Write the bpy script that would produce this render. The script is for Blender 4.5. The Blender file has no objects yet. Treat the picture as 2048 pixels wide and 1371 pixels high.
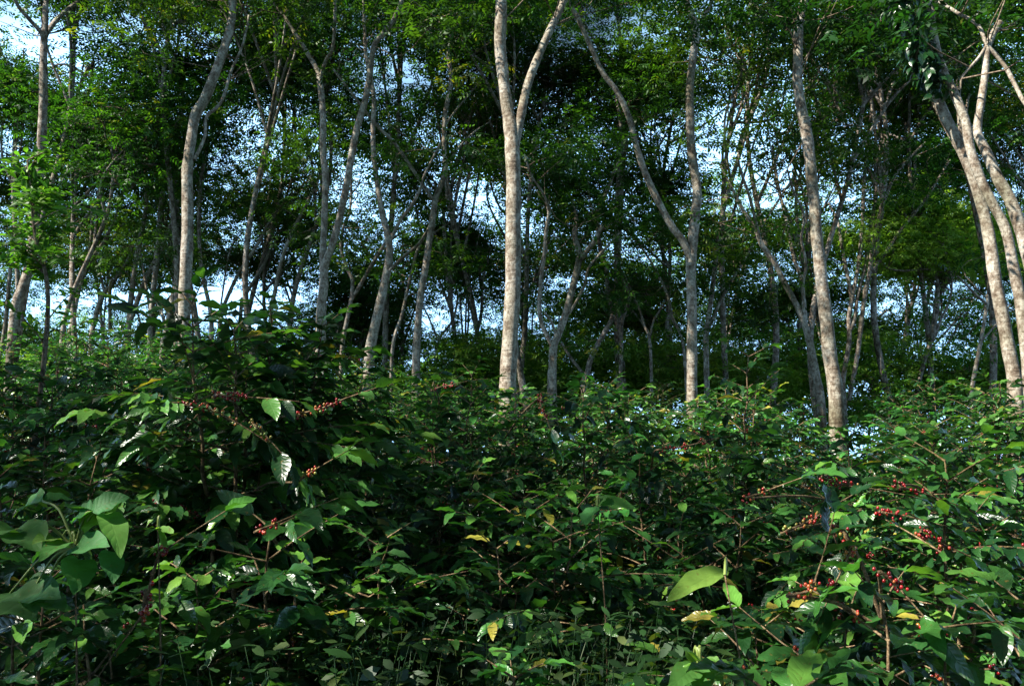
import bpy, math, random
import numpy as np
from mathutils import Vector
R = math.radians
C = bpy.context.scene.collection
SC = bpy.context.scene

# ---------------------------------------------------------------- camera
F = 1704.0; PITCH = R(6.0); CAMZ = 1.6
cd = bpy.data.cameras.new('camera'); cam = bpy.data.objects.new('camera', cd); C.objects.link(cam)
cam.location = (0, 0, CAMZ); cam.rotation_euler = (R(90) + PITCH, 0, 0)
cd.sensor_width = 36; cd.lens = 36 * F / 2048; cd.clip_end = 3000; cd.clip_start = 0.05
SC.camera = cam

# ---------------------------------------------------------------- light
SUN_EL = 46.0
SUN_AZ = (-0.93, -0.37)                      # horizontal direction towards the sun (x right, y away)
w = bpy.data.worlds.new('World'); SC.world = w; w.use_nodes = True
nt = w.node_tree; bg = nt.nodes['Background']
sky = nt.nodes.new('ShaderNodeTexSky'); sky.sky_type = 'NISHITA'; sky.sun_disc = False
sky.sun_elevation = R(SUN_EL); sky.sun_rotation = math.atan2(SUN_AZ[0], SUN_AZ[1])
sky.air_density = 1.0; sky.dust_density = 1.6; sky.ozone_density = 1.0; sky.altitude = 300
# thin bright cloud and humid haze, thickest low in the sky
_tc = nt.nodes.new('ShaderNodeTexCoord'); _sx = nt.nodes.new('ShaderNodeSeparateXYZ'); nt.links.new(_tc.outputs['Generated'], _sx.inputs[0])
_mp = nt.nodes.new('ShaderNodeMapping'); _mp.inputs['Scale'].default_value = (1, 1, 2.6); nt.links.new(_tc.outputs['Generated'], _mp.inputs[0])
_n = nt.nodes.new('ShaderNodeTexNoise'); _n.inputs['Scale'].default_value = 2.6; _n.inputs['Detail'].default_value = 7; nt.links.new(_mp.outputs[0], _n.inputs[0])
_h = nt.nodes.new('ShaderNodeMapRange'); _h.inputs['From Min'].default_value = .62; _h.inputs['From Max'].default_value = .30; _h.inputs['To Min'].default_value = -.95; _h.inputs['To Max'].default_value = .72
nt.links.new(_sx.outputs[2], _h.inputs[0])
_c = nt.nodes.new('ShaderNodeMapRange'); _c.inputs['From Min'].default_value = .38; _c.inputs['From Max'].default_value = .66; _c.inputs['To Min'].default_value = 0; _c.inputs['To Max'].default_value = .8
nt.links.new(_n.outputs['Fac'], _c.inputs[0])
_a = nt.nodes.new('ShaderNodeMath'); _a.operation = 'ADD'; _a.use_clamp = True; nt.links.new(_h.outputs[0], _a.inputs[0]); nt.links.new(_c.outputs[0], _a.inputs[1])
_m = nt.nodes.new('ShaderNodeMix'); _m.data_type = 'RGBA'; _m.clamp_result = False; nt.links.new(_a.outputs[0], _m.inputs[0]); nt.links.new(sky.outputs[0], _m.inputs[6]); _m.inputs[7].default_value = (22.0, 40.0, 62.0, 1)
nt.links.new(_m.outputs[2], bg.inputs[0]); bg.inputs[1].default_value = 0.0155
sd = bpy.data.lights.new('sun', 'SUN'); sd.energy = 5.0; sd.angle = R(0.5); sd.color = (1.0, 0.94, 0.84)
so = bpy.data.objects.new('sun', sd); C.objects.link(so)
e = R(SUN_EL); h = Vector((SUN_AZ[0], SUN_AZ[1], 0)).normalized()
tosun = Vector((h.x * math.cos(e), h.y * math.cos(e), math.sin(e)))
so.rotation_euler = tosun.to_track_quat('Z', 'Y').to_euler(); so.location = tosun * 60
SC.view_settings.view_transform = 'Standard'; SC.view_settings.look = 'None'
SC.view_settings.exposure = 1.75; SC.view_settings.gamma = 1.0

# ---------------------------------------------------------------- geometry helpers
def ray(px, py):
    x = (px - 1024) / F; u = -(py - 685.5) / F
    c, s = math.cos(PITCH), math.sin(PITCH)
    return np.array([x, c - u * s, s + u * c])
def at(px, py, Y):                            # the point seen at photo pixel (px, py) whose world y is Y
    r = ray(px, py); return np.array([0, 0, CAMZ]) + r * (Y / r[1])
def project(P):
    P = np.asarray(P, float) - np.array([0, 0, CAMZ]); c, s = math.cos(PITCH), math.sin(PITCH)
    f = P[..., 1] * c + P[..., 2] * s; u = -P[..., 1] * s + P[..., 2] * c
    f = np.where(f > .05, f, .05)
    return 1024 + F * P[..., 0] / f, 685.5 - F * u / f
def ground(x, y):
    y_ = max(y, -30)
    z = 0.034 * y_ + 0.011 * max(0, min(-x, 16)) * min(max(y_, 0), 14)
    z += 0.06 * math.sin(x * 1.3 + y * .7) + 0.05 * math.sin(x * .6 - y * 1.7)
    if y > 14: z -= min(0.022 * (y - 14) ** 2, 0.36 * (y - 14) - 0.0)
    if y > 60: z += 0.36 * (y - 60) 
    return z

def unit(v):
    return v / np.maximum(np.linalg.norm(v, axis=-1, keepdims=True), 1e-9)

class MB:                                     # collects vertices and quads, then becomes ONE mesh object
    def __init__(s): s.v = []; s.q = []; s.t = []; s.n = 0; s.var = []; s.uv = []
    def add(s, v, q, var=0.5, uv=None):
        v = np.asarray(v, np.float32).reshape(-1, 3); q = np.asarray(q, np.int64).reshape(-1, 4)
        s.v.append(v); s.q.append(q + s.n); s.n += len(v)
        s.var.append(np.broadcast_to(np.asarray(var, np.float32), (len(q),)))
        s.uv.append(np.zeros((len(q) * 4, 2), np.float32) if uv is None else uv)
    def mesh(s, name, mat, smooth=True, origin=(0, 0, 0)):
        me = bpy.data.meshes.new(name)
        v = np.concatenate(s.v) - np.array(origin, np.float32); q = np.concatenate(s.q)
        me.vertices.add(len(v)); me.vertices.foreach_set('co', v.ravel().astype(np.float32))
        me.loops.add(len(q) * 4); me.loops.foreach_set('vertex_index', q.ravel().astype(np.int32))
        me.polygons.add(len(q))
        me.polygons.foreach_set('loop_start', np.arange(0, len(q) * 4, 4, dtype=np.int32))
        me.polygons.foreach_set('use_smooth', np.full(len(q), smooth))
        me.update(calc_edges=True)
        a = me.attributes.new('var', 'FLOAT', 'FACE'); a.data.foreach_set('value', np.concatenate(s.var).astype(np.float32))
        u = me.uv_layers.new(name='UVMap'); u.data.foreach_set('uv', np.concatenate(s.uv).ravel().astype(np.float32))
        me.materials.append(mat); return me
    def build(s, name, mat, parent=None, smooth=True, loc=None):
        o_ = (0, 0, 0) if loc is None else loc
        if parent is not None and loc is None:
            o_ = np.zeros(3); pp = parent
            while pp is not None: o_ = o_ + np.array(pp.location); pp = pp.parent
        me = s.mesh(name, mat, smooth, tuple(o_)); o = bpy.data.objects.new(name, me); C.objects.link(o)
        if parent is not None: o.parent = parent
        elif loc is not None: o.location = loc
        return o

def catmull(P, m=5):
    P = np.asarray(P, float)
    if len(P) < 3: return np.stack([P[0] + (P[-1] - P[0]) * t for t in np.linspace(0, 1, m + 1)])
    Q = np.vstack([2 * P[0] - P[1], P, 2 * P[-1] - P[-2]]); out = []
    for i in range(1, len(Q) - 2):
        a, b, c, d = Q[i - 1], Q[i], Q[i + 1], Q[i + 2]
        for t in np.arange(m) / m:
            out.append(.5 * (2 * b + (c - a) * t + (2 * a - 5 * b + 4 * c - d) * t * t + (3 * b - a - 3 * c + d) * t ** 3))
    out.append(P[-1]); return np.array(out)
def tube(mb, P, rad, n=8, bump=0.0, rng=None, var=.5):
    P = np.asarray(P, float); k = len(P); rad = np.broadcast_to(np.asarray(rad, float), (k,))
    T = unit(np.gradient(P, axis=0)); ref = np.array([0.0, 1.0, 0.0]) if abs(T[0][1]) < .8 else np.array([1.0, 0, 0])
    A = unit(np.cross(T, ref)); B = np.cross(T, A)
    th = np.linspace(0, 2 * np.pi, n, endpoint=False)
    rr = rad[:, None] * np.ones((k, n))
    if bump and rng is not None:
        ph = rng.random(4) * 6.28; s_ = np.arange(k)[:, None]
        rr *= 1 + bump * (np.sin(th[None] * 2 + ph[0] + s_ * .13) + .7 * np.sin(th[None] * 3 + ph[1] - s_ * .21) + .8 * np.sin(s_ * .9 + ph[2]) * np.ones((1, n))) + bump * .5 * (rng.random((k, n)) - .5)
    V = P[:, None] + rr[..., None] * (np.cos(th)[None, :, None] * A[:, None] + np.sin(th)[None, :, None] * B[:, None])
    i, j = np.meshgrid(np.arange(k - 1), np.arange(n), indexing='ij'); j2 = (j + 1) % n
    q = np.stack([i * n + j, i * n + j2, (i + 1) * n + j2, (i + 1) * n + j], -1).reshape(-1, 4)
    V = np.vstack([V.reshape(-1, 3), P[-1:] + T[-1:] * rad[-1]])
    c = k * n; e_ = [(( k - 1) * n + a, (k - 1) * n + (a + 1) % n, c, c) for a in range(n)]
    # close the tip with thin quads
    tipq = [((k - 1) * n + a, (k - 1) * n + (a + 1) % n, (k - 1) * n + (a + 2) % n, c) for a in range(0, n, 2)]
    mb.add(V, np.vstack([q, np.array(tipq)]), var)

def leaves(mb, P, D, N, L, W, var, rng, rows=6, fold=.16, droop=.12, wavy=.0, mid=True, shape='coffee'):
    P = np.asarray(P, float); D = unit(np.asarray(D, float)); N = np.asarray(N, float)
    S = unit(np.cross(D, N)); N = np.cross(S, D); m = len(P)
    L = np.broadcast_to(np.asarray(L, float), (m,)); W = np.broadcast_to(np.asarray(W, float), (m,))
    t = np.linspace(0, 1, rows + 1)
    if shape == 'coffee': wt = np.sin(np.pi * t ** .92) ** .75 * (1 - .25 * t); wt[-1] = .02; wt[0] = .04
    elif shape == 'round': wt = np.clip(np.sqrt(np.clip(1 - (2 * t - 1) ** 2, 0, 1)), .03, 1)
    elif shape == 'blade': wt = (1 - t) ** .7 + .03
    else: wt = np.sin(np.pi * np.clip(t, .02, .98)) ** .8
    wt = wt / wt.max()
    cols = np.array([-1., 0., 1.]) if mid else np.array([-1., 1.]); nc = len(cols)
    X = cols[None, None] * wt[None, :, None] * W[:, None, None] / 2
    Z = fold * np.abs(X) * 2 - (droop * (t ** 2))[None, :, None] * (L * (0.5 + rng.random(m)))[:, None, None] * np.ones((1, 1, nc))
    if wavy:
        ph = rng.random((m, 1, 1)) * 6.28
        Z = Z + wavy * W[:, None, None] * np.sin(t[None, :, None] * 17 + ph + cols[None, None] * 1.3) * np.abs(cols)[None, None]
    Y = t[None, :, None] * L[:, None, None] * np.ones((1, 1, nc))
    V = P[:, None, None] + X[..., None] * S[:, None, None] + Y[..., None] * D[:, None, None] + Z[..., None] * N[:, None, None]
    i, j = np.meshgrid(np.arange(rows), np.arange(nc - 1), indexing='ij')
    q = np.stack([i * nc + j, i * nc + j + 1, (i + 1) * nc + j + 1, (i + 1) * nc + j], -1).reshape(-1, 4)
    Q = q[None] + (np.arange(m) * (rows + 1) * nc)[:, None, None]
    uu = np.tile(np.linspace(0, 1, nc)[None], (rows + 1, 1)).ravel(); vv = np.repeat(t, nc)
    uv = np.stack([uu[q], vv[q]], -1).reshape(-1, 2)
    mb.add(V.reshape(-1, 3), Q.reshape(-1, 4), np.repeat(np.broadcast_to(var, (m,)), len(q)), np.tile(uv, (m, 1)))

# ---------------------------------------------------------------- materials
def newmat(name):
    m = bpy.data.materials.new(name); m.use_nodes = True; n = m.node_tree; n.nodes.clear()
    return m, n, n.nodes.new('ShaderNodeOutputMaterial')
def ramp(n, stops):
    r = n.nodes.new('ShaderNodeValToRGB'); el = r.color_ramp.elements
    while len(el) < len(stops): el.new(.5)
    for e_, (p, c) in zip(el, stops): e_.position = p; e_.color = (*c, 1)
    return r
def leafmat(name, stops, trans, tint, rough, veins, spec=.5):
    m, n, out = newmat(name); K = n.nodes.new; Lk = n.links.new
    at_ = K('ShaderNodeAttribute'); at_.attribute_name = 'var'
    rp = ramp(n, stops); Lk(at_.outputs['Fac'], rp.inputs[0])
    tc = K('ShaderNodeTexCoord'); ns = K('ShaderNodeTexNoise'); ns.inputs['Scale'].default_value = 22 if veins else 3; ns.inputs['Detail'].default_value = 4
    Lk(tc.outputs['Object'], ns.inputs['Vector'])
    oi = K('ShaderNodeObjectInfo')
    hs = K('ShaderNodeHueSaturation'); mr = K('ShaderNodeMapRange'); mr.inputs['To Min'].default_value = .62; mr.inputs['To Max'].default_value = 1.4
    Lk(ns.outputs['Fac'], mr.inputs[0]); Lk(mr.outputs[0], hs.inputs['Value']); Lk(rp.outputs[0], hs.inputs['Color'])
    mr2 = K('ShaderNodeMapRange'); mr2.inputs['To Min'].default_value = .48; mr2.inputs['To Max'].default_value = .515
    Lk(oi.outputs['Random'], mr2.inputs[0]); Lk(mr2.outputs[0], hs.inputs['Hue'])
    p = K('ShaderNodeBsdfPrincipled'); p.inputs['Roughness'].default_value = rough; p.inputs['Specular IOR Level'].default_value = spec
    Lk(hs.outputs[0], p.inputs['Base Color'])
    tr = K('ShaderNodeBsdfTranslucent'); mx = K('ShaderNodeMix'); mx.data_type = 'RGBA'; mx.blend_type = 'MULTIPLY'; mx.inputs[0].default_value = 1
    Lk(hs.outputs[0], mx.inputs[6]); mx.inputs[7].default_value = (*tint, 1); Lk(mx.outputs[2], tr.inputs[0])
    ms = K('ShaderNodeMixShader'); ms.inputs[0].default_value = trans
    Lk(p.outputs[0], ms.inputs[1]); Lk(tr.outputs[0], ms.inputs[2]); Lk(ms.outputs[0], out.inputs[0])
    if veins:
        uv = K('ShaderNodeSeparateXYZ'); Lk(tc.outputs['UV'], uv.inputs[0])
        def M(op, a, b=None, c=None):
            q = K('ShaderNodeMath'); q.operation = op
            for i_, v_ in enumerate((a, b, c)):
                if v_ is None: continue
                if isinstance(v_, (int, float)): q.inputs[i_].default_value = v_
                else: Lk(v_, q.inputs[i_])
            return q.outputs[0]
        au = M('ABSOLUTE', M('SUBTRACT', uv.outputs[0], .5))
        ph = M('MULTIPLY', M('SUBTRACT', M('MULTIPLY', uv.outputs[1], 8.0), M('MULTIPLY', au, 3.2)), 6.2832)
        v1 = M('POWER', M('ABSOLUTE', M('SINE', M('MULTIPLY', ph, .5))), .7)
        midr = M('MINIMUM', M('MULTIPLY', au, 22.0), 1.0)
        hh = M('ADD', M('MULTIPLY', v1, midr), M('MULTIPLY', ns.outputs['Fac'], 1.2))
        sp = K('ShaderNodeTexNoise'); sp.inputs['Scale'].default_value = 70; sp.inputs['Detail'].default_value = 2; Lk(tc.outputs['Object'], sp.inputs['Vector'])
        sr = ramp(n, [(.66, (0, 0, 0)), (.72, (1, 1, 1))]); Lk(sp.outputs['Fac'], sr.inputs[0])
        sm_ = K('ShaderNodeMix'); sm_.data_type = 'RGBA'; Lk(sr.outputs[0], sm_.inputs[0]); Lk(hs.outputs[0], sm_.inputs[6]); sm_.inputs[7].default_value = (.11, .085, .02, 1)
        Lk(sm_.outputs[2], p.inputs['Base Color'])
        bp = K('ShaderNodeBump'); bp.inputs['Strength'].default_value = .3; bp.inputs['Distance'].default_value = .0022
        Lk(hh, bp.inputs['Height']); Lk(bp.outputs[0], p.inputs['Normal'])
    return m
M_COFFEE = leafmat('coffee_leaf', [(0, (.005, .024, .010)), (.4, (.011, .05, .014)), (.72, (.044, .16, .028)), (.95, (.10, .24, .035)), (1, (.24, .22, .035))],
                   .22, (2.2, 2.4, .8), .31, True, .6)
M_BROAD = leafmat('broad_leaf', [(0, (.02, .08, .025)), (.6, (.04, .14, .035)), (1, (.11, .24, .04))], .4, (2.2, 2.3, .6), .62, True, .25)
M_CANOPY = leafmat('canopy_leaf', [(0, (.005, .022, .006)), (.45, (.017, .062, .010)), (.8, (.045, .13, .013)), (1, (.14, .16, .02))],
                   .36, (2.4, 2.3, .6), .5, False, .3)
M_SUNTONE = leafmat('sun_toned_leaf', [(0, (.025, .08, .012)), (.5, (.06, .155, .022)), (1, (.16, .25, .045))], .45, (1.9, 2.2, .6), .5, False, .3)  # lighter greens so crowns in shade look sunlit; also the sapling's fresh leaves
M_WEED = leafmat('weed_leaf', [(0, (.006, .026, .007)), (.6, (.018, .06, .012)), (1, (.09, .12, .03))], .35, (2, 2, .7), .5, False)

def barkmat(name, pale, mid, dark, sc):
    m, n, out = newmat(name); K = n.nodes.new; Lk = n.links.new
    tc = K('ShaderNodeTexCoord'); mp = K('ShaderNodeMapping'); mp.inputs['Scale'].default_value = (1, 1, .75)
    Lk(tc.outputs['Object'], mp.inputs[0])
    n1 = K('ShaderNodeTexNoise'); n1.inputs['Scale'].default_value = 9 * sc; n1.inputs['Detail'].default_value = 6; n1.inputs['Roughness'].default_value = .68
    n2 = K('ShaderNodeTexNoise'); n2.inputs['Scale'].default_value = 30 * sc; n2.inputs['Detail'].default_value = 5; n2.inputs['Roughness'].default_value = .7
    n3 = K('ShaderNodeTexVoronoi'); n3.inputs['Scale'].default_value = 14 * sc
    mp2 = K('ShaderNodeMapping'); mp2.inputs['Scale'].default_value = (3, 3, 38); Lk(tc.outputs['Object'], mp2.inputs[0])
    n4 = K('ShaderNodeTexNoise'); n4.inputs['Scale'].default_value = 1; n4.inputs['Detail'].default_value = 3; Lk(mp2.outputs[0], n4.inputs[0])
    for q in (n1, n2, n3): Lk(mp.outputs[0], q.inputs['Vector'])
    r1 = ramp(n, [(.36, dark), (.47, mid), (.56, pale), (.7, tuple(min(1, c * 1.18) for c in pale))]); Lk(n1.outputs['Fac'], r1.inputs[0])
    r2 = ramp(n, [(.36, (.36, .30, .25)), (.5, (.86, .84, .82)), (.62, (1.15, 1.15, 1.14))]); Lk(n2.outputs['Fac'], r2.inputs[0])
    r4 = ramp(n, [(.33, (.55, .5, .46)), (.42, (1, 1, 1))]); Lk(n4.outputs['Fac'], r4.inputs[0])
    mx = K('ShaderNodeMix'); mx.data_type = 'RGBA'; mx.blend_type = 'MULTIPLY'; mx.inputs[0].default_value = .9
    Lk(r1.outputs[0], mx.inputs[6]); Lk(r2.outputs[0], mx.inputs[7])
    mx2 = K('ShaderNodeMix'); mx2.data_type = 'RGBA'; mx2.blend_type = 'MULTIPLY'; mx2.inputs[0].default_value = .4
    Lk(mx.outputs[2], mx2.inputs[6]); Lk(r4.outputs[0], mx2.inputs[7])
    n5 = K('ShaderNodeTexNoise'); n5.inputs['Scale'].default_value = 1.1; n5.inputs['Detail'].default_value = 3; Lk(tc.outputs['Object'], n5.inputs['Vector'])
    r5 = ramp(n, [(.35, (.50, .50, .40)), (.5, (.95, .95, .92)), (.65, (1.1, 1.1, 1.12))]); Lk(n5.outputs['Fac'], r5.inputs[0])
    mx3 = K('ShaderNodeMix'); mx3.data_type = 'RGBA'; mx3.blend_type = 'MULTIPLY'; mx3.inputs[0].default_value = 1
    Lk(mx2.outputs[2], mx3.inputs[6]); Lk(r5.outputs[0], mx3.inputs[7])
    p = K('ShaderNodeBsdfPrincipled'); p.inputs['Roughness'].default_value = .85; p.inputs['Specular IOR Level'].default_value = .2
    Lk(mx3.outputs[2], p.inputs['Base Color'])
    ad = K('ShaderNodeMath'); ad.operation = 'ADD'; Lk(n2.outputs['Fac'], ad.inputs[0]); Lk(n4.outputs['Fac'], ad.inputs[1])
    bp = K('ShaderNodeBump'); bp.inputs['Strength'].default_value = .6; bp.inputs['Distance'].default_value = .015
    Lk(ad.outputs[0], bp.inputs['Height']); Lk(bp.outputs[0], p.inputs['Normal']); Lk(p.outputs[0], out.inputs[0])
    return m
M_BARK = barkmat('pale_bark', (.34, .315, .265), (.23, .195, .155), (.12, .09, .065), 1.0)
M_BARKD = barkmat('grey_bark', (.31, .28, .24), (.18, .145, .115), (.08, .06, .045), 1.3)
M_TWIG = barkmat('twig_bark', (.22, .18, .13), (.14, .10, .07), (.07, .05, .035), 3.0)
M_STEM = barkmat('coffee_stem', (.30, .22, .13), (.18, .12, .07), (.09, .06, .04), 5.0)

def cherrymat():
    m, n, out = newmat('coffee_cherry'); K = n.nodes.new
    a = K('ShaderNodeAttribute'); a.attribute_name = 'var'
    r = ramp(n, [(0, (.09, .004, .007)), (.45, (.26, .010, .010)), (.64, (.33, .07, .02)), (.8, (.28, .20, .04)), (1, (.15, .2, .04))])
    p = K('ShaderNodeBsdfPrincipled'); p.inputs['Roughness'].default_value = .25
    n.links.new(a.outputs['Fac'], r.inputs[0]); n.links.new(r.outputs[0], p.inputs['Base Color']); n.links.new(p.outputs[0], out.inputs[0]); return m
M_CHERRY = cherrymat()
def soilmat():
    m, n, out = newmat('leaf_litter'); K = n.nodes.new
    t = K('ShaderNodeTexCoord'); v = K('ShaderNodeTexVoronoi'); v.inputs['Scale'].default_value = 14
    ns = K('ShaderNodeTexNoise'); ns.inputs['Scale'].default_value = 3; ns.inputs['Detail'].default_value = 8
    n.links.new(t.outputs['Object'], v.inputs['Vector']); n.links.new(t.outputs['Object'], ns.inputs['Vector'])
    r = ramp(n, [(.3, (.008, .012, .004)), (.5, (.018, .016, .007)), (.7, (.04, .028, .014))]); n.links.new(ns.outputs['Fac'], r.inputs[0])
    mx = K('ShaderNodeMix'); mx.data_type = 'RGBA'; mx.blend_type = 'OVERLAY'; mx.inputs[0].default_value = .35
    n.links.new(r.outputs[0], mx.inputs[6]); n.links.new(v.outputs['Distance'], mx.inputs[7])
    hs = K('ShaderNodeHueSaturation'); hs.inputs['Saturation'].default_value = 1.1; n.links.new(mx.outputs[2], hs.inputs['Color'])
    p = K('ShaderNodeBsdfPrincipled'); p.inputs['Roughness'].default_value = .95
    b = K('ShaderNodeBump'); b.inputs['Distance'].default_value = .03; n.links.new(v.outputs['Distance'], b.inputs['Height']); n.links.new(b.outputs[0], p.inputs['Normal'])
    n.links.new(hs.outputs[0], p.inputs['Base Color']); n.links.new(p.outputs[0], out.inputs[0]); return m
M_SOIL = soilmat()

# ---------------------------------------------------------------- object helpers
def tag(o, label=None, cat=None, group=None, kind=None):
    for k, v in (('label', label), ('category', cat), ('group', group), ('kind', kind)):
        if v: o[k] = v
    return o
def thing(name, loc, label, cat, group=None):
    o = bpy.data.objects.new(name, None); C.objects.link(o); o.location = [float(a) for a in loc]
    o.empty_display_size = .2
    return tag(o, label, cat, group)

# ---------------------------------------------------------------- the ground
xs = np.concatenate([[-900, -300, -120, -60], np.arange(-40, 41, 1.0), [60, 120, 300, 900]])
ys = np.concatenate([[-300, -100, -40], np.arange(-20, 61, 1.0), [80, 140, 400, 1500]])
g = MB(); GV = [[(x, y, ground(x, y) if y <= 60 else ground(x, 60) - (y - 60) * .02) for x in xs] for y in ys]
nx, ny = len(xs), len(ys); gi, gj = np.meshgrid(np.arange(ny - 1), np.arange(nx - 1), indexing='ij')
g.add(np.array(GV).reshape(-1, 3), np.stack([gi * nx + gj, gi * nx + gj + 1, (gi + 1) * nx + gj + 1, (gi + 1) * nx + gj], -1).reshape(-1, 4))
tag(g.build('ground', M_SOIL), 'dark leaf littered soil of the plantation slope', None, None, 'structure')

# ---------------------------------------------------------------- canopy clumps
#   where the crowns thin out and the sky comes through, and where they close up
HOLES = [(1280, 330, 190, 120, .45), (1480, 280, 120, 90, .4), (930, 130, 80, 90, .35), (880, 330, 130, 80, .35), (130, 350, 120, 80, .2), (60, 130, 90, 60, .3), (1350, 120, 90, 80, .3), (50, 50, 100, 70, .99), (150, 115, 90, 65, .95), (15, 330, 40, 70, .5), (480, 325, 55, 35, .9), (705, 350, 38, 60, .95), (415, 90, 30, 60, .6),
         (800, 135, 40, 35, .8), (905, 350, 60, 45, .8), (985, 420, 50, 60, .75), (430, 560, 90, 60, .85), (480, 470, 70, 45, .6), (200, 480, 120, 50, .3),
         (45, 560, 40, 70, .5), (975, 590, 50, 80, .75), (1300, 290, 60, 50, .5), (1540, 350, 60, 75, .97), (1450, 370, 60, 50, .6), (1090, 450, 50, 40, .8),
         (1700, 410, 35, 45, .85), (1640, 400, 30, 50, .6), (2005, 290, 45, 50, .85), (1915, 560, 50, 25, .8), (1060, 640, 35, 60, .6), (720, 745, 60, 30, .9),
         (1900, 700, 90, 35, .7), (1585, 800, 90, 30, .8), (1430, 470, 40, 30, .6), (1180, 90, 110, 70, .42), (1050, 330, 60, 60, .4), (1200, 740, 60, 30, .7),
         (1750, 760, 60, 40, .6), (1950, 620, 70, 60, .4), (1480, 600, 50, 40, .4), (1380, 740, 40, 60, .5), (300, 610, 160, 30, .45), (560, 540, 60, 60, .5), (880, 620, 50, 60, .5)]
def hole(px, py):
    k = np.ones(np.shape(px))
    for cx, cy, rx, ry, s in HOLES:
        k *= 1 - s * np.exp(-((((px - cx) / rx / 1.05) ** 2 + ((py - cy) / ry / 1.05) ** 2) ** 1.6))
    return k
SUNLIT = [(at(1850, 465, 20), 2.2), (at(70, 430, 6.5), 1.0), (at(1720, 640, 25), 1.8), (at(1450, 640, 26), 1.5), (at(1900, 690, 24), 2.0), (at(560, 130, 23), 1.8), (at(40, 170, 20), 1.6), (at(1230, 690, 25), 1.3), (at(900, 650, 26), 1.3)]
def in_beam(p):                               # leaf clumps are left out along these sun paths to light chosen crowns
    for S, rr in SUNLIT:
        d = np.asarray(p) - S; t = float(d @ np.array(tosun))
        if t > 1.8 and np.linalg.norm(d - t * np.array(tosun)) < rr: return True
    return False
CLEAR = [(1015, 800), (1026, 560), (1027, 380), (1014, 215), (1000, 90), (1002, 0), None, (1030, 290), (1060, 150), (1100, 60), (1128, 0), None, (369, 720), (375, 400), (391, 230), (434, 138), (465, 0), None,
         (1384, 800), (1384, 620), (1388, 450), (1394, 380), (1380, 200), (1392, 60), None, (1382, 520), (1315, 400), (1258, 235), (1180, 90), (1138, 0), None, (1674, 850), (1640, 540), (1616, 286), (1596, 123), (1608, 0), None,
         (648, 600), (651, 357), (640, 165), None, (645, 555), (697, 347), (740, 148), (804, 0), None, (753, 638), (779, 500), (748, 260), (730, 60), None, (840, 602), (871, 398), (901, 174)]
def over_trunk(px, py, w_=30):
    for a, b in zip(CLEAR, CLEAR[1:]):
        if a and b:
            d = np.array(b, float) - a; t = np.clip(((px - a[0]) * d[0] + (py - a[1]) * d[1]) / (d @ d), 0, 1)
            if math.hypot(px - a[0] - t * d[0], py - a[1] - t * d[1]) < w_: return True
    return False
def clumps(mb, cen, rng, ns=22, rad=.5, L=.09, W=.036, bright=.0):
    cen = np.asarray(cen, float); m = len(cen)
    if m == 0: return
    cb = rng.normal(0, .12, m)
    n = m * ns; c = np.repeat(cen, ns, 0); cbv = np.repeat(cb, ns)
    d = unit(rng.normal(size=(n, 3))); rr = rad * rng.random(n) ** .6
    o = c + d * rr[:, None] * np.array([1.45, 1.45, .38])
    az = rng.random(n) * 6.283
    f = unit(np.stack([np.cos(az), np.sin(az), rng.normal(-.25, .35, n)], -1) + d * .4)
    up = unit(np.array([0, 0, 1.]) + rng.normal(0, .30, (n, 3))); s = unit(np.cross(f, up)); up = np.cross(s, f)
    P = []; D = []; N = []; Ls = []; Vr = []
    v0 = np.clip(.45 + cbv + bright + rng.normal(0, .16, n), 0, 1)  # bright offsets leaf colour, partly to imitate sun or shade on a crown
    for k, a in enumerate((.02, .28, .55, .82)):
        for sg in (-1, 1):
            P.append(o + f * (a * L * 2.3)); D.append(s * sg * .85 + f * (.45 + .2 * a) + up * rng.normal(-.12, .2, (n, 1))); N.append(up + rng.normal(0, .2, (n, 3)))
            Ls.append(L * (.75 + .45 * a) * (.8 + .4 * rng.random(n))); Vr.append(v0 + rng.normal(0, .05, n))
    P, D, N = map(np.concatenate, (P, D, N)); Ls = np.concatenate(Ls); Vr = np.clip(np.concatenate(Vr), 0, 1)
    leaves(mb, P, D, N, Ls, Ls * W / L, Vr, rng, rows=2, fold=.0, droop=.14, mid=False, shape='leaf')

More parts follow.
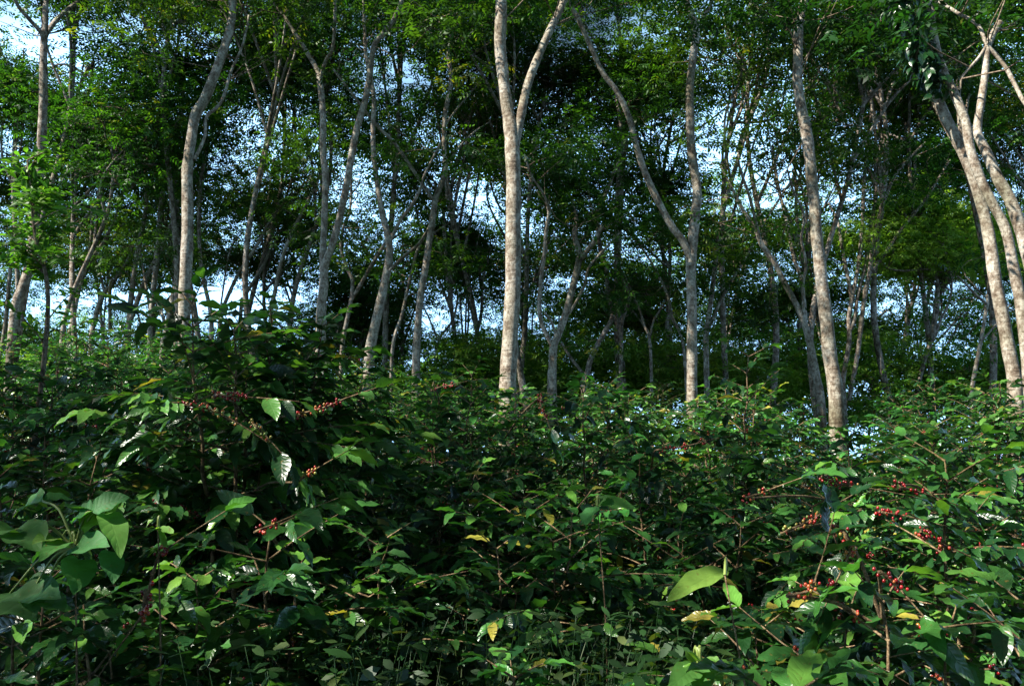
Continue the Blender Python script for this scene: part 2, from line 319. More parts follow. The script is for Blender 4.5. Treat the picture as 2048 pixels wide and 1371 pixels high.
# ---------------------------------------------------------------- shade trees, drawn limb by limb
def lerp_w(w, n): return np.interp(np.linspace(0, 1, n), np.linspace(0, 1, len(w)), w)
def limb_path(pts, Y0, dd):
    n = len(pts); return np.array([at(x, y, Y0 + dd * (i / (n - 1)) ** 1.3) for i, (x, y) in enumerate(pts)])
def shade_tree(name, label, Y, main, mw, limbs, seed, mat=M_BARK, dd=.4, nclump=40, spread=1.9, cat='tree', group='shade trees over the coffee', bright=0., leafL=.10, ext=3.2, ws=.86):
    rng = np.random.default_rng(seed)
    P = limb_path(main, Y, dd); b = P[0]; gz = ground(b[0], b[1])
    base = np.array([b[0] + (P[0] - P[1])[0] * .15, b[1], gz - .15])
    root = thing(name, (b[0], b[1], gz), label, cat, group)
    def rad_of(P_, w): return np.array([ws * wi / 2 / F * np.linalg.norm(p - np.array([0, 0, CAMZ])) for p, wi in zip(P_, w)])
    wv = lerp_w(mw, len(P)); rv = rad_of(P, wv)
    path = list(P); rr = list(rv)
    if base[2] < path[0][2] - .1:
        path = [base, base * .6 + path[0] * .4] + path; rr = [rr[0] * 1.35, rr[0] * 1.08] + rr
    tips = []
    def extend(path, rr, y_last):
        if y_last < 12 and ext:
            d = unit((path[-1] - path[-3])[None])[0]; d = unit((d + np.array([0, 0, .5]) + rng.normal(0, .15, 3))[None])[0]; p = path[-1]; r = rr[-1]
            for k in range(4):
                p = p + d * ext / 4; r *= .72; d = unit((d + rng.normal(0, .16, 3))[None])[0]; path.append(p); rr.append(r)
    extend(path, rr, main[-1][1])
    skel = []                                  # (point, weight) where foliage can hang
    def emit(nm, path, rr, start=.35):
        cp = catmull(path, 6); cr = np.interp(np.linspace(0, 1, len(cp)), np.linspace(0, 1, len(rr)), rr)
        mb = MB(); tube(mb, cp, cr, 14 if cr[0] > .05 else 8, .035, rng); mb.build(nm, mat, root)
        k = len(cp); skel.extend([(cp[i], cr[i]) for i in range(int(k * start), k)])
    emit('trunk', path, rr, .5 if not limbs else .72)
    for L_ in limbs:
        pts, w = L_[0], L_[1]; ddl = L_[2] if len(L_) > 2 else float(rng.normal(0, .8))
        k = np.argmin([(x - pts[0][0]) ** 2 + (y - pts[0][1]) ** 2 for x, y in main]); Y0 = P[k][1]
        LP = limb_path(pts, Y0, ddl); lr = rad_of(LP, lerp_w(w, len(LP))); lp = list(LP); lrr = list(lr)
        extend(lp, lrr, pts[-1][1]); emit('limb', lp, lrr, .45)
    # foliage hanging off twigs
    if nclump:
        sp = np.array([s_[0] for s_ in skel]); zc = np.percentile(sp[:, 2], 30)
        cand = []; tw = MB(); tries = 0
        nclump = int(nclump * .72)
        while len(cand) < nclump and tries < nclump * 9:
            tries += 1
            i = rng.integers(len(sp)); a = sp[i]
            if a[2] < zc and rng.random() < .6: continue
            off = rng.normal(size=3) * np.array([1, 1, .55]) * spread * (.35 + .65 * rng.random()); off[2] += .35 * spread * rng.random()
            if np.linalg.norm(off) > 1.7: off *= 1.7 / np.linalg.norm(off)
            c = a + off; px, py = project(c)
            if (py > 330 and rng.random() < .75) or (c[1] < 15 and py > 60 and rng.random() < .72): continue
            if rng.random() > hole(px, py): continue
            if c[1] < 14.8 and py > -20 and over_trunk(px, py) and rng.random() < .85: continue
            if tries > 14 and in_beam(c): continue
            cand.append(c)
            mid_ = (a + c) / 2 + rng.normal(0, .22, 3); r0 = .005 + .003 * np.linalg.norm(off)
            tube(tw, catmull([a, mid_, c], 3), np.linspace(r0, .004, 7), 5)
        cr = MB(); clumps(cr, cand, rng, 42, .68, leafL, leafL * .4, bright); cr.build('crown', M_CANOPY, root, smooth=False)
        tw.build('twigs', M_TWIG, root)
    return root

TREES = [
 dict(label='tall pale mottled trunk in the centre that forks in a V', Y=11, main=[(1015, 800), (1017, 740), (1022, 650), (1026, 560), (1026, 460), (1027, 380), (1025, 300), (1021, 255), (1014, 215), (1007, 160), (1000, 90), (1002, 0)],
      mw=[44, 39, 36, 35, 34, 33, 34, 32, 27, 26, 26, 24], limbs=[([(1028, 290), (1040, 240), (1050, 190), (1062, 150), (1078, 110), (1100, 60), (1120, 20), (1128, 0)], [24, 19, 18, 18, 17, 16, 15])], nclump=60),
 dict(label='pale trunk left of centre bending right as it leaves the top of the picture', Y=13, main=[(369, 720), (369, 613), (372, 536), (375, 460), (375, 388), (375, 337), (383, 276), (391, 230), (409, 199), (434, 138), (452, 87), (462, 46), (465, 0)],
      mw=[27, 26, 25, 24, 23, 23, 21, 22, 21, 19, 17, 16, 15], limbs=[([(388, 320), (398, 301), (410, 271), (413, 235), (439, 209), (452, 179), (462, 143), (485, 92), (498, 31)], [9, 7, 7, 6, 5], .8)], nclump=55),
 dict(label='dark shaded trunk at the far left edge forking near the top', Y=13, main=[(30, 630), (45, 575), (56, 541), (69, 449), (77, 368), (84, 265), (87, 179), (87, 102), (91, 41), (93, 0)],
      mw=[20, 19, 18, 18, 17, 16, 14, 11, 9], limbs=[([(87, 90), (82, 66), (56, 36), (30, 0)], [9, 8, 7]), ([(87, 90), (94, 66), (117, 36), (148, 10), (158, 0)], [10, 9, 7])], nclump=45, mat=M_BARKD),  # darker bark colour stands in for the shade on this trunk
 dict(label='twin stemmed pale tree crossing its left neighbour, forking low at left of centre', Y=14, main=[(641, 690), (643, 613), (648, 562), (646, 505), (648, 460), (651, 357), (646, 306), (646, 230), (640, 165), (633, 138), (610, 98), (585, 60), (567, 30), (545, 0)],
      mw=[23, 22, 20, 15, 15, 14, 14, 13, 12, 10, 8, 7, 6], limbs=[([(645, 555), (655, 515), (666, 485), (682, 424), (697, 347), (712, 265), (730, 204), (740, 148), (748, 92), (768, 66), (789, 36), (804, 0)], [18, 16, 15, 15, 14, 12, 11, 10], -.9),
      ([(640, 160), (651, 123), (666, 92), (671, 0)], [9, 8, 7])], nclump=50),
 dict(label='wavy grey trunk between the twin stemmed tree and the slim forked tree', Y=15, main=[(738, 720), (753, 638), (768, 572), (779, 511), (776, 475), (766, 434), (756, 378), (748, 317), (746, 255), (748, 204), (743, 163), (733, 117), (730, 77), (728, 0)],
      mw=[25, 22, 18, 16, 13, 12, 11, 11, 10, 9, 8, 7], limbs=[([(776, 490), (799, 444), (825, 408), (840, 378), (850, 347), (881, 286)], [9, 8, 6, 4]), ([(775, 545), (804, 516), (835, 490), (855, 460)], [8, 8, 5])], nclump=40),
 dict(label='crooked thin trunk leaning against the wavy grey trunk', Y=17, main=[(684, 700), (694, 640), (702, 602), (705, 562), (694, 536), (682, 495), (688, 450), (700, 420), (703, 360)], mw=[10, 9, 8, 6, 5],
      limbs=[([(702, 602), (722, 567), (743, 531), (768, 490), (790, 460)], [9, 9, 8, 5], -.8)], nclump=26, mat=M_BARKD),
 dict(label='slim pale forked tree just left of the centre trunk', Y=16, main=[(833, 700), (835, 664), (840, 602), (850, 541), (860, 475), (868, 419), (871, 398), (886, 357), (891, 332), (888, 286), (891, 225), (901, 174), (901, 143), (894, 102), (881, 87), (845, 46), (808, 5)],
      mw=[19, 16, 15, 14, 12, 11, 10, 9, 7, 6], limbs=[([(870, 405), (845, 368), (814, 322), (789, 286), (753, 250), (717, 204), (666, 138)], [9, 8, 7, 4], -1.2), ([(889, 337), (917, 296), (947, 265), (978, 245)], [6, 5, 3]),
      ([(890, 250), (917, 214), (947, 179), (968, 153)], [5, 4, 3]), ([(896, 110), (905, 51), (911, 0)], [7, 6, 5]), ([(862, 470), (906, 439), (942, 403)], [4, 3, 2])], nclump=45),
 dict(label='very thin leaning stem crossing behind the slim forked tree', Y=18, main=[(785, 700), (804, 628), (820, 557), (835, 500), (855, 460), (876, 393)], mw=[8, 7, 6, 4], limbs=[], nclump=16),
 dict(label='pale trunk right of centre with a long limb sweeping up to the left', Y=14, main=[(1384, 800), (1384, 700), (1384, 620), (1382, 540), (1385, 490), (1390, 430), (1394, 380), (1383, 300), (1380, 230), (1380, 170), (1388, 100), (1392, 62), (1382, 25), (1375, 0)],
      mw=[25, 24, 23, 24, 22, 20, 19, 18, 17, 16, 16, 10], limbs=[([(1382, 520), (1365, 480), (1345, 455), (1315, 400), (1290, 345), (1272, 290), (1258, 235), (1235, 185), (1205, 145), (1180, 90), (1155, 35), (1138, 3)], [19, 17, 15, 14, 13, 12, 11, 10], -.6),
      ([(1392, 66), (1412, 25), (1424, 0)], [10, 9, 8])], nclump=55),
 dict(label='slim wavy tree between the two pale trunks right of centre', Y=17, main=[(1412, 690), (1414, 659), (1425, 577), (1435, 490), (1445, 429), (1458, 378), (1476, 317), (1483, 276), (1501, 235), (1522, 184), (1534, 138), (1538, 102), (1527, 56), (1522, 26), (1506, 0)],
      mw=[12, 11, 11, 10, 9, 9, 8, 7, 6], limbs=[([(1418, 655), (1442, 600), (1465, 557), (1496, 505), (1522, 454), (1552, 408), (1590, 350)], [7, 7, 6, 4], 1.), ([(1462, 365), (1450, 286), (1453, 220), (1483, 143), (1445, 102), (1409, 61)], [6, 5, 5, 3])], nclump=40),
 dict(label='slanting tree with three rising stems left of the large right hand trunk', Y=15, main=[(1643, 820), (1638, 778), (1631, 744), (1620, 685), (1608, 644), (1593, 610), (1567, 562), (1549, 525), (1523, 488), (1512, 458), (1493, 432), (1467, 383), (1440, 330)],
      mw=[18, 17, 16, 14, 13, 12, 11, 9, 7, 5], limbs=[([(1520, 480), (1508, 428), (1497, 387), (1484, 350), (1476, 320)], [8, 7, 5]), ([(1612, 650), (1605, 573), (1601, 551), (1586, 510), (1575, 450), (1564, 406), (1553, 350), (1545, 290)], [9, 9, 8, 7, 5]),
      ([(1608, 640), (1606, 570), (1612, 529), (1603, 477), (1608, 432), (1586, 380), (1575, 340)], [7, 6, 6, 4])], nclump=40),
 dict(label='large pale trunk right of centre rising alone with ring scars', Y=11.5, main=[(1674, 850), (1671, 778), (1660, 711), (1654, 648), (1644, 573), (1638, 514), (1632, 462), (1631, 424), (1625, 372), (1616, 286), (1608, 245), (1596, 174), (1596, 123), (1598, 51), (1608, 0)],
      mw=[33, 31, 29, 28, 27, 26, 25, 24, 23, 23, 21, 20, 20, 19, 17], limbs=[], nclump=30, bright=-.15),
 dict(label='clump of five thin dark stems right of the large pale trunk', Y=19, main=[(1688, 800), (1686, 760), (1698, 685), (1698, 633), (1705, 592), (1716, 536), (1724, 462), (1727, 398), (1729, 350), (1735, 280), (1745, 210)], mw=[11, 10, 9, 8, 7, 6],
      limbs=[([(1703, 600), (1698, 566), (1686, 506), (1679, 462), (1673, 436), (1657, 406)], [8, 8, 6, 4]), ([(1700, 660), (1709, 637), (1716, 588), (1731, 529), (1739, 473), (1750, 406), (1750, 350), (1752, 260)], [9, 8, 8, 6]),
      ([(1698, 800), (1716, 703), (1727, 610), (1739, 543), (1746, 491), (1761, 424), (1787, 357), (1815, 320), (1850, 285)], [10, 9, 8, 7, 4]), ([(1727, 610), (1735, 558), (1776, 499), (1800, 462), (1850, 400), (1875, 360), (1900, 320)], [7, 7, 6, 4]),
      ([(1750, 400), (1762, 300), (1762, 230), (1762, 179), (1726, 148)], [6, 5, 4])], nclump=28, mat=M_BARKD),
 dict(label='thick pale tree on the right edge with a limb wrapped in climbing leaves', ws=.74, Y=10, main=[(2032, 830), (2029, 760), (2017, 700), (2007, 643), (1991, 562), (1981, 490), (1971, 439), (1951, 368), (1920, 291), (1889, 230), (1864, 163), (1838, 95), (1812, 30), (1800, 0)],
      mw=[36, 32, 29, 28, 27, 27, 26, 26, 25, 24, 22, 18, 15, 12], limbs=[], nclump=22, bright=-.3),  # leaf colour darkened to make this and the next two crowns look shaded
 dict(ws=.74, label='leaning twin stemmed pale tree on the right edge crossing the leafy limbed one', Y=9.6, main=[(2062, 800), (2055, 720), (2042, 613), (2027, 536), (2012, 460), (1986, 408), (1961, 357), (1940, 296), (1930, 240), (1905, 179), (1884, 133), (1871, 87), (1862, 30), (1857, 0)],
      mw=[28, 26, 24, 23, 22, 22, 21, 19, 18, 17, 15, 14], limbs=[], nclump=20, bright=-.3),
 dict(ws=.74, label='pale tree leaning in from the right edge with a sawn upright and crossing branches', Y=9.1, main=[(2100, 800), (2072, 600), (2058, 520), (2042, 460), (2022, 403), (1996, 357), (1971, 301), (1955, 262), (1963, 200), (1970, 150), (1974, 100), (1985, 70), (2000, 45)],
      mw=[30, 28, 27, 26, 24, 20, 17, 15, 14, 14], limbs=[([(1974, 95), (1956, 51), (1915, 26), (1879, 3)], [9, 8, 7]), ([(1974, 90), (1956, 117), (1925, 153), (1920, 179)], [7, 6, 5]), ([(1973, 90), (2007, 128), (2032, 174), (2048, 204), (2080, 250)], [10, 9, 8])], nclump=10, ext=0, bright=-.3),
 dict(label='low forked tree with a swelling base right of the centre trunk', Y=15.5, main=[(1104, 760), (1105, 740), (1107, 695), (1115, 672), (1131, 629), (1144, 580), (1157, 527), (1158, 505), (1151, 480), (1149, 462), (1153, 439), (1145, 400)], mw=[22, 20, 19, 17, 16, 15, 13, 12, 10, 6],
      limbs=[([(1160, 520), (1177, 498), (1190, 480), (1205, 450)], [12, 11, 8]), ([(1104, 690), (1082, 642), (1079, 599), (1082, 560), (1089, 507), (1092, 465), (1098, 422), (1095, 406), (1082, 380), (1062, 350), (1050, 310)], [11, 9, 9, 8, 6, 4]),
      ([(1112, 668), (1102, 642), (1090, 626)], [7, 6, 5]), ([(1138, 628), (1167, 576), (1177, 537), (1197, 511), (1240, 465)], [7, 6, 6, 4])], nclump=42),
 dict(label='sinuous brown stem bulging right behind the low forked tree', Y=17, main=[(1168, 770), (1174, 747), (1184, 711), (1203, 675), (1223, 639), (1223, 622), (1215, 580), (1213, 537), (1202, 504), (1197, 468), (1194, 432), (1203, 402), (1217, 376), (1226, 350), (1245, 300), (1240, 240), (1232, 190)], mw=[13, 12, 11, 10, 9, 8, 7],
      limbs=[([(1172, 750), (1161, 740), (1141, 714), (1123, 685)], [8, 7, 6])], nclump=30, mat=M_BARKD),
 dict(label='thin kinked stem second right of the low forked tree', Y=18, main=[(1241, 770), (1241, 744), (1243, 698), (1244, 645), (1259, 599), (1253, 576), (1243, 553), (1236, 514), (1240, 475)], mw=[9, 8, 8, 6], limbs=[], nclump=20, mat=M_BARKD),
 dict(label='thin Y shaped stem standing behind the bushes right of the kinked stem', Y=18, main=[(1303, 790), (1303, 760), (1299, 678), (1289, 652), (1276, 612), (1253, 560), (1236, 527)], mw=[8, 7, 6, 5], limbs=[([(1300, 672), (1308, 639), (1331, 603), (1336, 586)], [5, 4])], nclump=20),
 dict(label='thin arching stem beside the pale trunk with the sweeping limb', Y=17, main=[(1372, 760), (1364, 678), (1345, 635), (1335, 590), (1308, 534), (1282, 494), (1262, 471)], mw=[7, 7, 6, 4], limbs=[], nclump=18),
 dict(label='slender grey tree with two stems from one foot at left', Y=21, main=[(252, 700), (255, 674), (263, 587), (276, 500), (291, 424), (291, 357), (281, 320), (271, 286), (265, 225)], mw=[12, 11, 10, 9, 8, 6],
      limbs=[([(260, 643), (286, 572), (306, 531), (332, 475), (357, 408), (372, 350)], [10, 10, 9, 6]), ([(290, 350), (276, 337), (255, 291), (220, 250), (158, 237)], [6, 5, 4])], nclump=40),
 dict(label='slender wavy tree rising to the top beside the bending pale trunk', Y=20, main=[(300, 690), (301, 649), (309, 562), (317, 475), (324, 398), (334, 332), (352, 265), (365, 204), (362, 148), (337, 87), (317, 0)], mw=[12, 11, 11, 10, 9, 8, 6],
      limbs=[([(302, 640), (290, 560), (280, 500)], [6, 4])], nclump=40),
 dict(label='short leaning grey stem just left of the bending pale trunk', Y=19, main=[(326, 690), (332, 664), (347, 587), (357, 541), (362, 500)], mw=[12, 11, 8], limbs=[([(334, 660), (318, 610), (310, 590)], [8, 6])], nclump=14),
 dict(label='thin forked stem far left leaning right, lit grey', Y=20, main=[(138, 690), (143, 654), (158, 577), (176, 526), (204, 490), (225, 449), (240, 410)], mw=[10, 9, 8, 5], limbs=[([(176, 530), (184, 444), (181, 388)], [7, 5])], nclump=22),
 dict(label='thin stem leaning right between the far left fork and the two stemmed tree', Y=22, main=[(183, 680), (189, 643), (204, 592), (225, 567), (255, 521), (266, 490)], mw=[10, 9, 7, 5], limbs=[([(210, 590), (200, 550), (189, 526)], [6, 4]), ([(220, 660), (220, 587), (222, 560)], [8, 6])], nclump=20),
 dict(label='thin stem parallel to the bending pale trunk on its right', Y=19, main=[(423, 660), (419, 613), (403, 536), (398, 449), (401, 368), (409, 317), (416, 245)], mw=[10, 8, 8, 6], limbs=[], nclump=18, mat=M_BARKD),
 dict(label='leaning sky lit pole like stem, first right of the bending pale trunk', Y=20, main=[(440, 640), (447, 613), (475, 551), (511, 495), (536, 449), (551, 429)], mw=[9, 8, 7, 6], limbs=[([(440, 620), (460, 500), (485, 465)], [4, 3])], nclump=10, group='leaning stems against the sky'),
 dict(label='leaning sky lit pole like stem, second right of the bending pale trunk', Y=21, main=[(482, 620), (490, 592), (526, 531), (551, 480)], mw=[8, 7, 5], limbs=[], nclump=8, group='leaning stems against the sky'),
 dict(label='leaning sky lit stem nearest to the twin stemmed pale tree', Y=19, main=[(542, 630), (549, 587), (562, 526), (582, 470), (613, 408), (640, 350)], mw=[10, 9, 8, 6], limbs=[], nclump=14, group='leaning stems against the sky'),
 dict(label='short forked stem low at far right behind the coffee', Y=14, main=[(1943, 800), (1945, 770), (1960, 690), (1974, 610), (1974, 590)], mw=[9, 8, 6], limbs=[([(1974, 608), (1950, 587), (1915, 551)], [6, 5, 3]), ([(1964, 680), (2000, 640), (2020, 610)], [5, 3])], nclump=16),
 dict(label='short crooked branchy stem behind the coffee near the centre', Y=21, main=[(872, 740), (878, 680), (905, 640), (915, 590), (900, 550)], mw=[7, 6, 5, 3], limbs=[([(880, 690), (860, 640), (845, 610)], [5, 3]), ([(905, 640), (895, 600), (880, 580)], [4, 3])], nclump=12),
]
for i, t in enumerate(TREES):
    t = dict(t); lab_ = t['label']; tr_ = shade_tree('shade_tree', t.pop('label'), t.pop('Y'), t.pop('main'), t.pop('mw'), t.pop('limbs'), 100 + i, **t)
    if 'ring scars' in lab_:
        for (qx, qy, rw_) in ((1608, 238, .076), (1610, 250, .078), (1612, 262, .077)):
            c_ = at(qx, qy, 11.77); rm = MB(); tube(rm, np.array([c_ + [.0, 0, -.028], c_ + [0, 0, -.012], c_, c_ + [0, 0, .014], c_ + [-.001, 0, .028]]), [rw_ * .8, rw_ * 1.06, rw_ * 1.13, rw_ * 1.05, rw_ * .8], 18, .02, np.random.default_rng(qy))
            rm.build('ring_scar', M_BARK, tr_)

# ---------------------------------------------------------------- background trees over the ridge
def back_tree(px, py, Y, rw, rh, n, seed, label, mat=M_CANOPY, bright=0., L=.11, group='trees over the ridge', name='ridge_tree', holes=True):
    rng = np.random.default_rng(seed); c = at(px, py, Y); bx = c[0] + rng.normal(0, .8); gz = ground(bx, Y)
    root = thing(name, (bx, Y, gz), label, 'tree', group)
    tp = np.array([bx, Y, gz - .2]); top = c + np.array([0, 0, rh * .3]); H = top[2] - tp[2]
    nodes = [tp, tp + (top - tp) * .35 + rng.normal(0, .3, 3) * [1, 1, 0], tp + (top - tp) * .7 + rng.normal(0, .35, 3) * [1, 1, 0], top]
    tr = MB(); cp = catmull(nodes, 8); r0 = .03 + .0045 * H; tube(tr, cp, np.linspace(r0, .03, len(cp)), 10, .04, rng)
    tr.build('trunk', M_BARKD, root)
    cen = []; tw = MB(); tries = 0; n = int(n * .64)
    lobes = [(unit(rng.normal(size=(1, 3)))[0] * np.array([rw, rw * .7, rh]) * rng.uniform(.3, .8)) for _ in range(9)]
    while len(cen) < n and tries < n * 6:
        tries += 1
        lb = lobes[rng.integers(9)]; p = c + lb + rng.normal(size=3) * np.array([rw, rw * .7, rh]) * .27
        qx, qy = project(p)
        if p[2] < ground(p[0], p[1]) + .8: continue
        if holes and rng.random() > hole(qx, qy): continue
        if tries > 14 and in_beam(p): continue
        cen.append(p)
    for lb in lobes:
        a = cp[rng.integers(len(cp) // 2, len(cp))]; b = c + lb
        LP = catmull([a, (a + b) / 2 + rng.normal(0, .25, 3), b], 5); lm = MB(); tube(lm, LP, np.linspace(r0 * .5, .014, len(LP)), 7, .04, rng); lm.build('limb', M_BARKD, root)
        for p in cen:
            if rng.random() < .5 and np.linalg.norm(p - b) < rw * .6:
                k = LP[rng.integers(len(LP) // 2, len(LP))]; tube(tw, catmull([k, (k + p) / 2 + rng.normal(0, .12, 3), p], 2), np.linspace(.013, .004, 5), 4)
    cr = MB(); clumps(cr, cen, rng, 42, .84, L, L * .4, bright); cr.build('crown', mat, root, smooth=False)
    if tw.n: tw.build('twigs', M_TWIG, root)
    return root
rb = random.Random(5)
BACK = []
zone = lambda px: ('left of the bending pale trunk' if px < 330 else 'right of the bending pale trunk' if px < 620 else 'left of the centre trunk' if px < 1010
                   else 'right of the centre trunk' if px < 1370 else 'left of the large ringed trunk' if px < 1640 else 'behind the right hand trunks')
for j, (py, Y, rw, rh, n) in enumerate([(-40, 19, 3.0, 1.6, 66), (150, 21, 3.0, 1.7, 88), (330, 24, 3.2, 1.8, 108), (500, 27, 3.4, 2.0, 108), (680, 29, 3.2, 1.8, 90), (780, 22, 2.9, 1.2, 125)]):
    step = [230, 235, 240, 215, 190, 190][j]
    lay = ['high in the canopy', 'in the upper canopy', 'in the middle canopy', 'low against the sky', 'just above the coffee', 'level with the coffee tops'][j]
    for k, px in enumerate(range(-120 + 60 * (j % 2), 2260, step)):
        x = px + rb.uniform(-50, 50); y = py + rb.uniform(-40, 40)
        back_tree(x, y, Y + rb.uniform(-1.5, 1.5), rw, rh, n, 500 + j * 20 + k, 'tree over the ridge %s, %s' % (lay, zone(x)), bright=rb.choice([-.12, -.05, .0, .12]) + (.12 if j > 3 else 0), mat=M_SUNTONE if j == 5 or (j > 2 and rb.random() < (.7 if px > 1000 else .3)) else M_CANOPY)  # low layers get lighter leaf colour in place of sunlight
back_tree(1850, 465, 20, 2.4, 1.1, 230, 900, 'sunlit rounded yellow green tree behind the crossing right hand trunks', M_SUNTONE, .55, .10, None, 'rounded_tree', False)  # sunlit look comes from lightened leaf colour and a cleared sun path
back_tree(560, 130, 23, 2.2, 1.3, 90, 901, 'bright yellow green crown between the bending trunk and the twin stemmed tree', M_SUNTONE, .2, .09, None, 'leafy_tree')
back_tree(40, 170, 20, 1.7, 1.5, 70, 902, 'sunny green crown behind the far left dark trunk', M_SUNTONE, -.1, .09, None, 'leafy_tree')
for i, (px, py, Y, rw, rh) in enumerate([(950, 490, 24, 2.0, .9), (1560, 590, 24, 2.2, .9), (700, 560, 24, 1.5, 1.3), (1270, 600, 24, 1.8, 1.0), (1760, 60, 16, 2.6, 1.3), (220, 270, 18, 2.0, 1.6), (1490, 110, 19, 1.9, .9), (1270, 170, 20, 1.8, .8)]):
    back_tree(px, py, Y, rw, rh, 85, 950 + i, 'dense dark leaved tree ' + ['behind the centre trunk, its crown like a flat cloud', 'low behind the slanting three stemmed tree', 'low behind the wavy grey trunk', 'behind the thin kinked stems right of the centre',
              'overhanging at upper right before the climber wrapped limb', 'filling the upper left beside the far left trunk', 'high between the sweeping limbed trunk and the ringed trunk', 'high inside the bend of the sweeping limb'][i], M_CANOPY, .0, .10, 'dense dark trees', 'dense_tree', i < 5)
# unseen shade trees around the camera, added to dapple the coffee and block skylight
LIT = [(2.0, 3.3, .95), (1.7, 2.3, .65), (-1.2, 3.9, .85), (-1.9, 4.6, .6), (.25, 3.9, .45), (-1.45, 2.5, .35), (3.6, 5.2, 1.0), (.1, 2.2, .3), (1.6, 6.6, .8), (-2.4, 6.8, .6), (-.9, 5.6, .4), (-1.2, 2.75, .25), (4.5, 8, 1.2), (0, 9, .8)]
def sun_patch(p):                             # grove leaves are thinned so sun falls on chosen patches of coffee
    t = (p[2] - 1.2) / tosun.z; x = p[0] - tosun.x * t; y = p[1] - tosun.y * t
    k = 1.0
    for a, b, rr in LIT: k *= 1 - .95 * math.exp(-(((x - a) ** 2 + (y - b) ** 2) / rr ** 2) ** 1.5)
    return k
GROVE = [(-7.5, .5, 7, 62), (-8.5, 4.2, 7.5, 62), (-5.0, 2.0, 6.5, 58), (-5, -2, 6.5, 55), (-10.5, 1.5, 8, 60), (-6.6, 5.9, 7, 45), (-12, 6, 8.5, 55),
         (-4, -9, 5, 110), (2, -8, 5, 110), (8, -7, 5, 110), (13, -4, 5, 110), (14, 3, 5.5, 100), (-10, -11, 5, 100), (5, -12, 8, 110), (-2, -13, 8, 110), (12, -11, 8, 110)]
for i, (x, y, zc, n) in enumerate(GROVE):
    rng = np.random.default_rng(700 + i); gz = ground(x, y); root = thing('shade_tree', (x, y, gz), 'unseen shade tree of the same grove, added beyond the frame to cast shade', 'tree', 'shade trees outside the frame')
    c = np.array([x, y, gz + zc]); cp = catmull([np.array([x, y, gz - .1]), np.array([x + .3, y, gz + zc * .4]), np.array([x - .2, y + .2, gz + zc * .7]), c], 6)
    t_ = MB(); tube(t_, cp, np.linspace(.14, .04, len(cp)), 10, .04, rng); t_.build('trunk', M_BARK, root)
    all_ = c + unit(rng.normal(size=(n, 3))) * (rng.random((n, 1)) ** .4) * (np.array([3.4, 3.4, 1.3]) if n < 80 else np.array([3.6, 2.6, 3.6])); cen = np.array([p for q_, p in enumerate(all_) if q_ < 3 or not in_beam(p) and (n >= 80 or rng.random() < sun_patch(p))]).reshape(-1, 3); cr = MB(); clumps(cr, cen, rng, 34 if n < 80 else 45, .6 if n < 80 else .8, .10 if n < 80 else .15, .04 if n < 80 else .07); cr.build('crown', M_CANOPY, root, smooth=False)
    for k in range(0, len(cen), 4):
        l_ = MB(); a = cp[-1 - k % 8]; tube(l_, catmull([a, (a + cen[k]) / 2 + rng.normal(0, .15, 3), cen[k]], 3), np.linspace(.03, .008, 7), 5); l_.build('limb', M_TWIG, root)

# ---------------------------------------------------------------- coffee shrubs
ICO = None
def ico():
    global ICO
    if ICO is None:
        n, k = 8, 6; v = []; 
        for i in range(k + 1):
            th = math.pi * i / k
            for j in range(n): v.append((math.sin(th) * math.cos(j * 2 * math.pi / n), math.sin(th) * math.sin(j * 2 * math.pi / n), math.cos(th)))
        q = [(i * n + j, (i + 1) * n + j, (i + 1) * n + (j + 1) % n, i * n + (j + 1) % n) for i in range(k) for j in range(n)]
        ICO = (np.array(v), np.array(q))
    return ICO
def cherries(P0, axis, rng, n, ripeness, span=.035):
    mb = MB(); v, q = ico(); axis = unit(np.asarray(axis, float)[None])[0]; a = unit(np.cross(axis, [.3, .2, .9])[None])[0]; b = np.cross(axis, a)
    for k in range(n):
        th = rng.random() * 6.283; r = rng.uniform(.0042, .0062); off = axis * rng.uniform(-span, span) + (a * math.cos(th) + b * math.sin(th)) * rng.uniform(.009, .017)
        mb.add(P0 + off + v * r * np.array([1, 1, 1.15]), q, float(np.clip(rng.normal(ripeness, .2), 0, 1)))
    return mb
def stub(name): return name
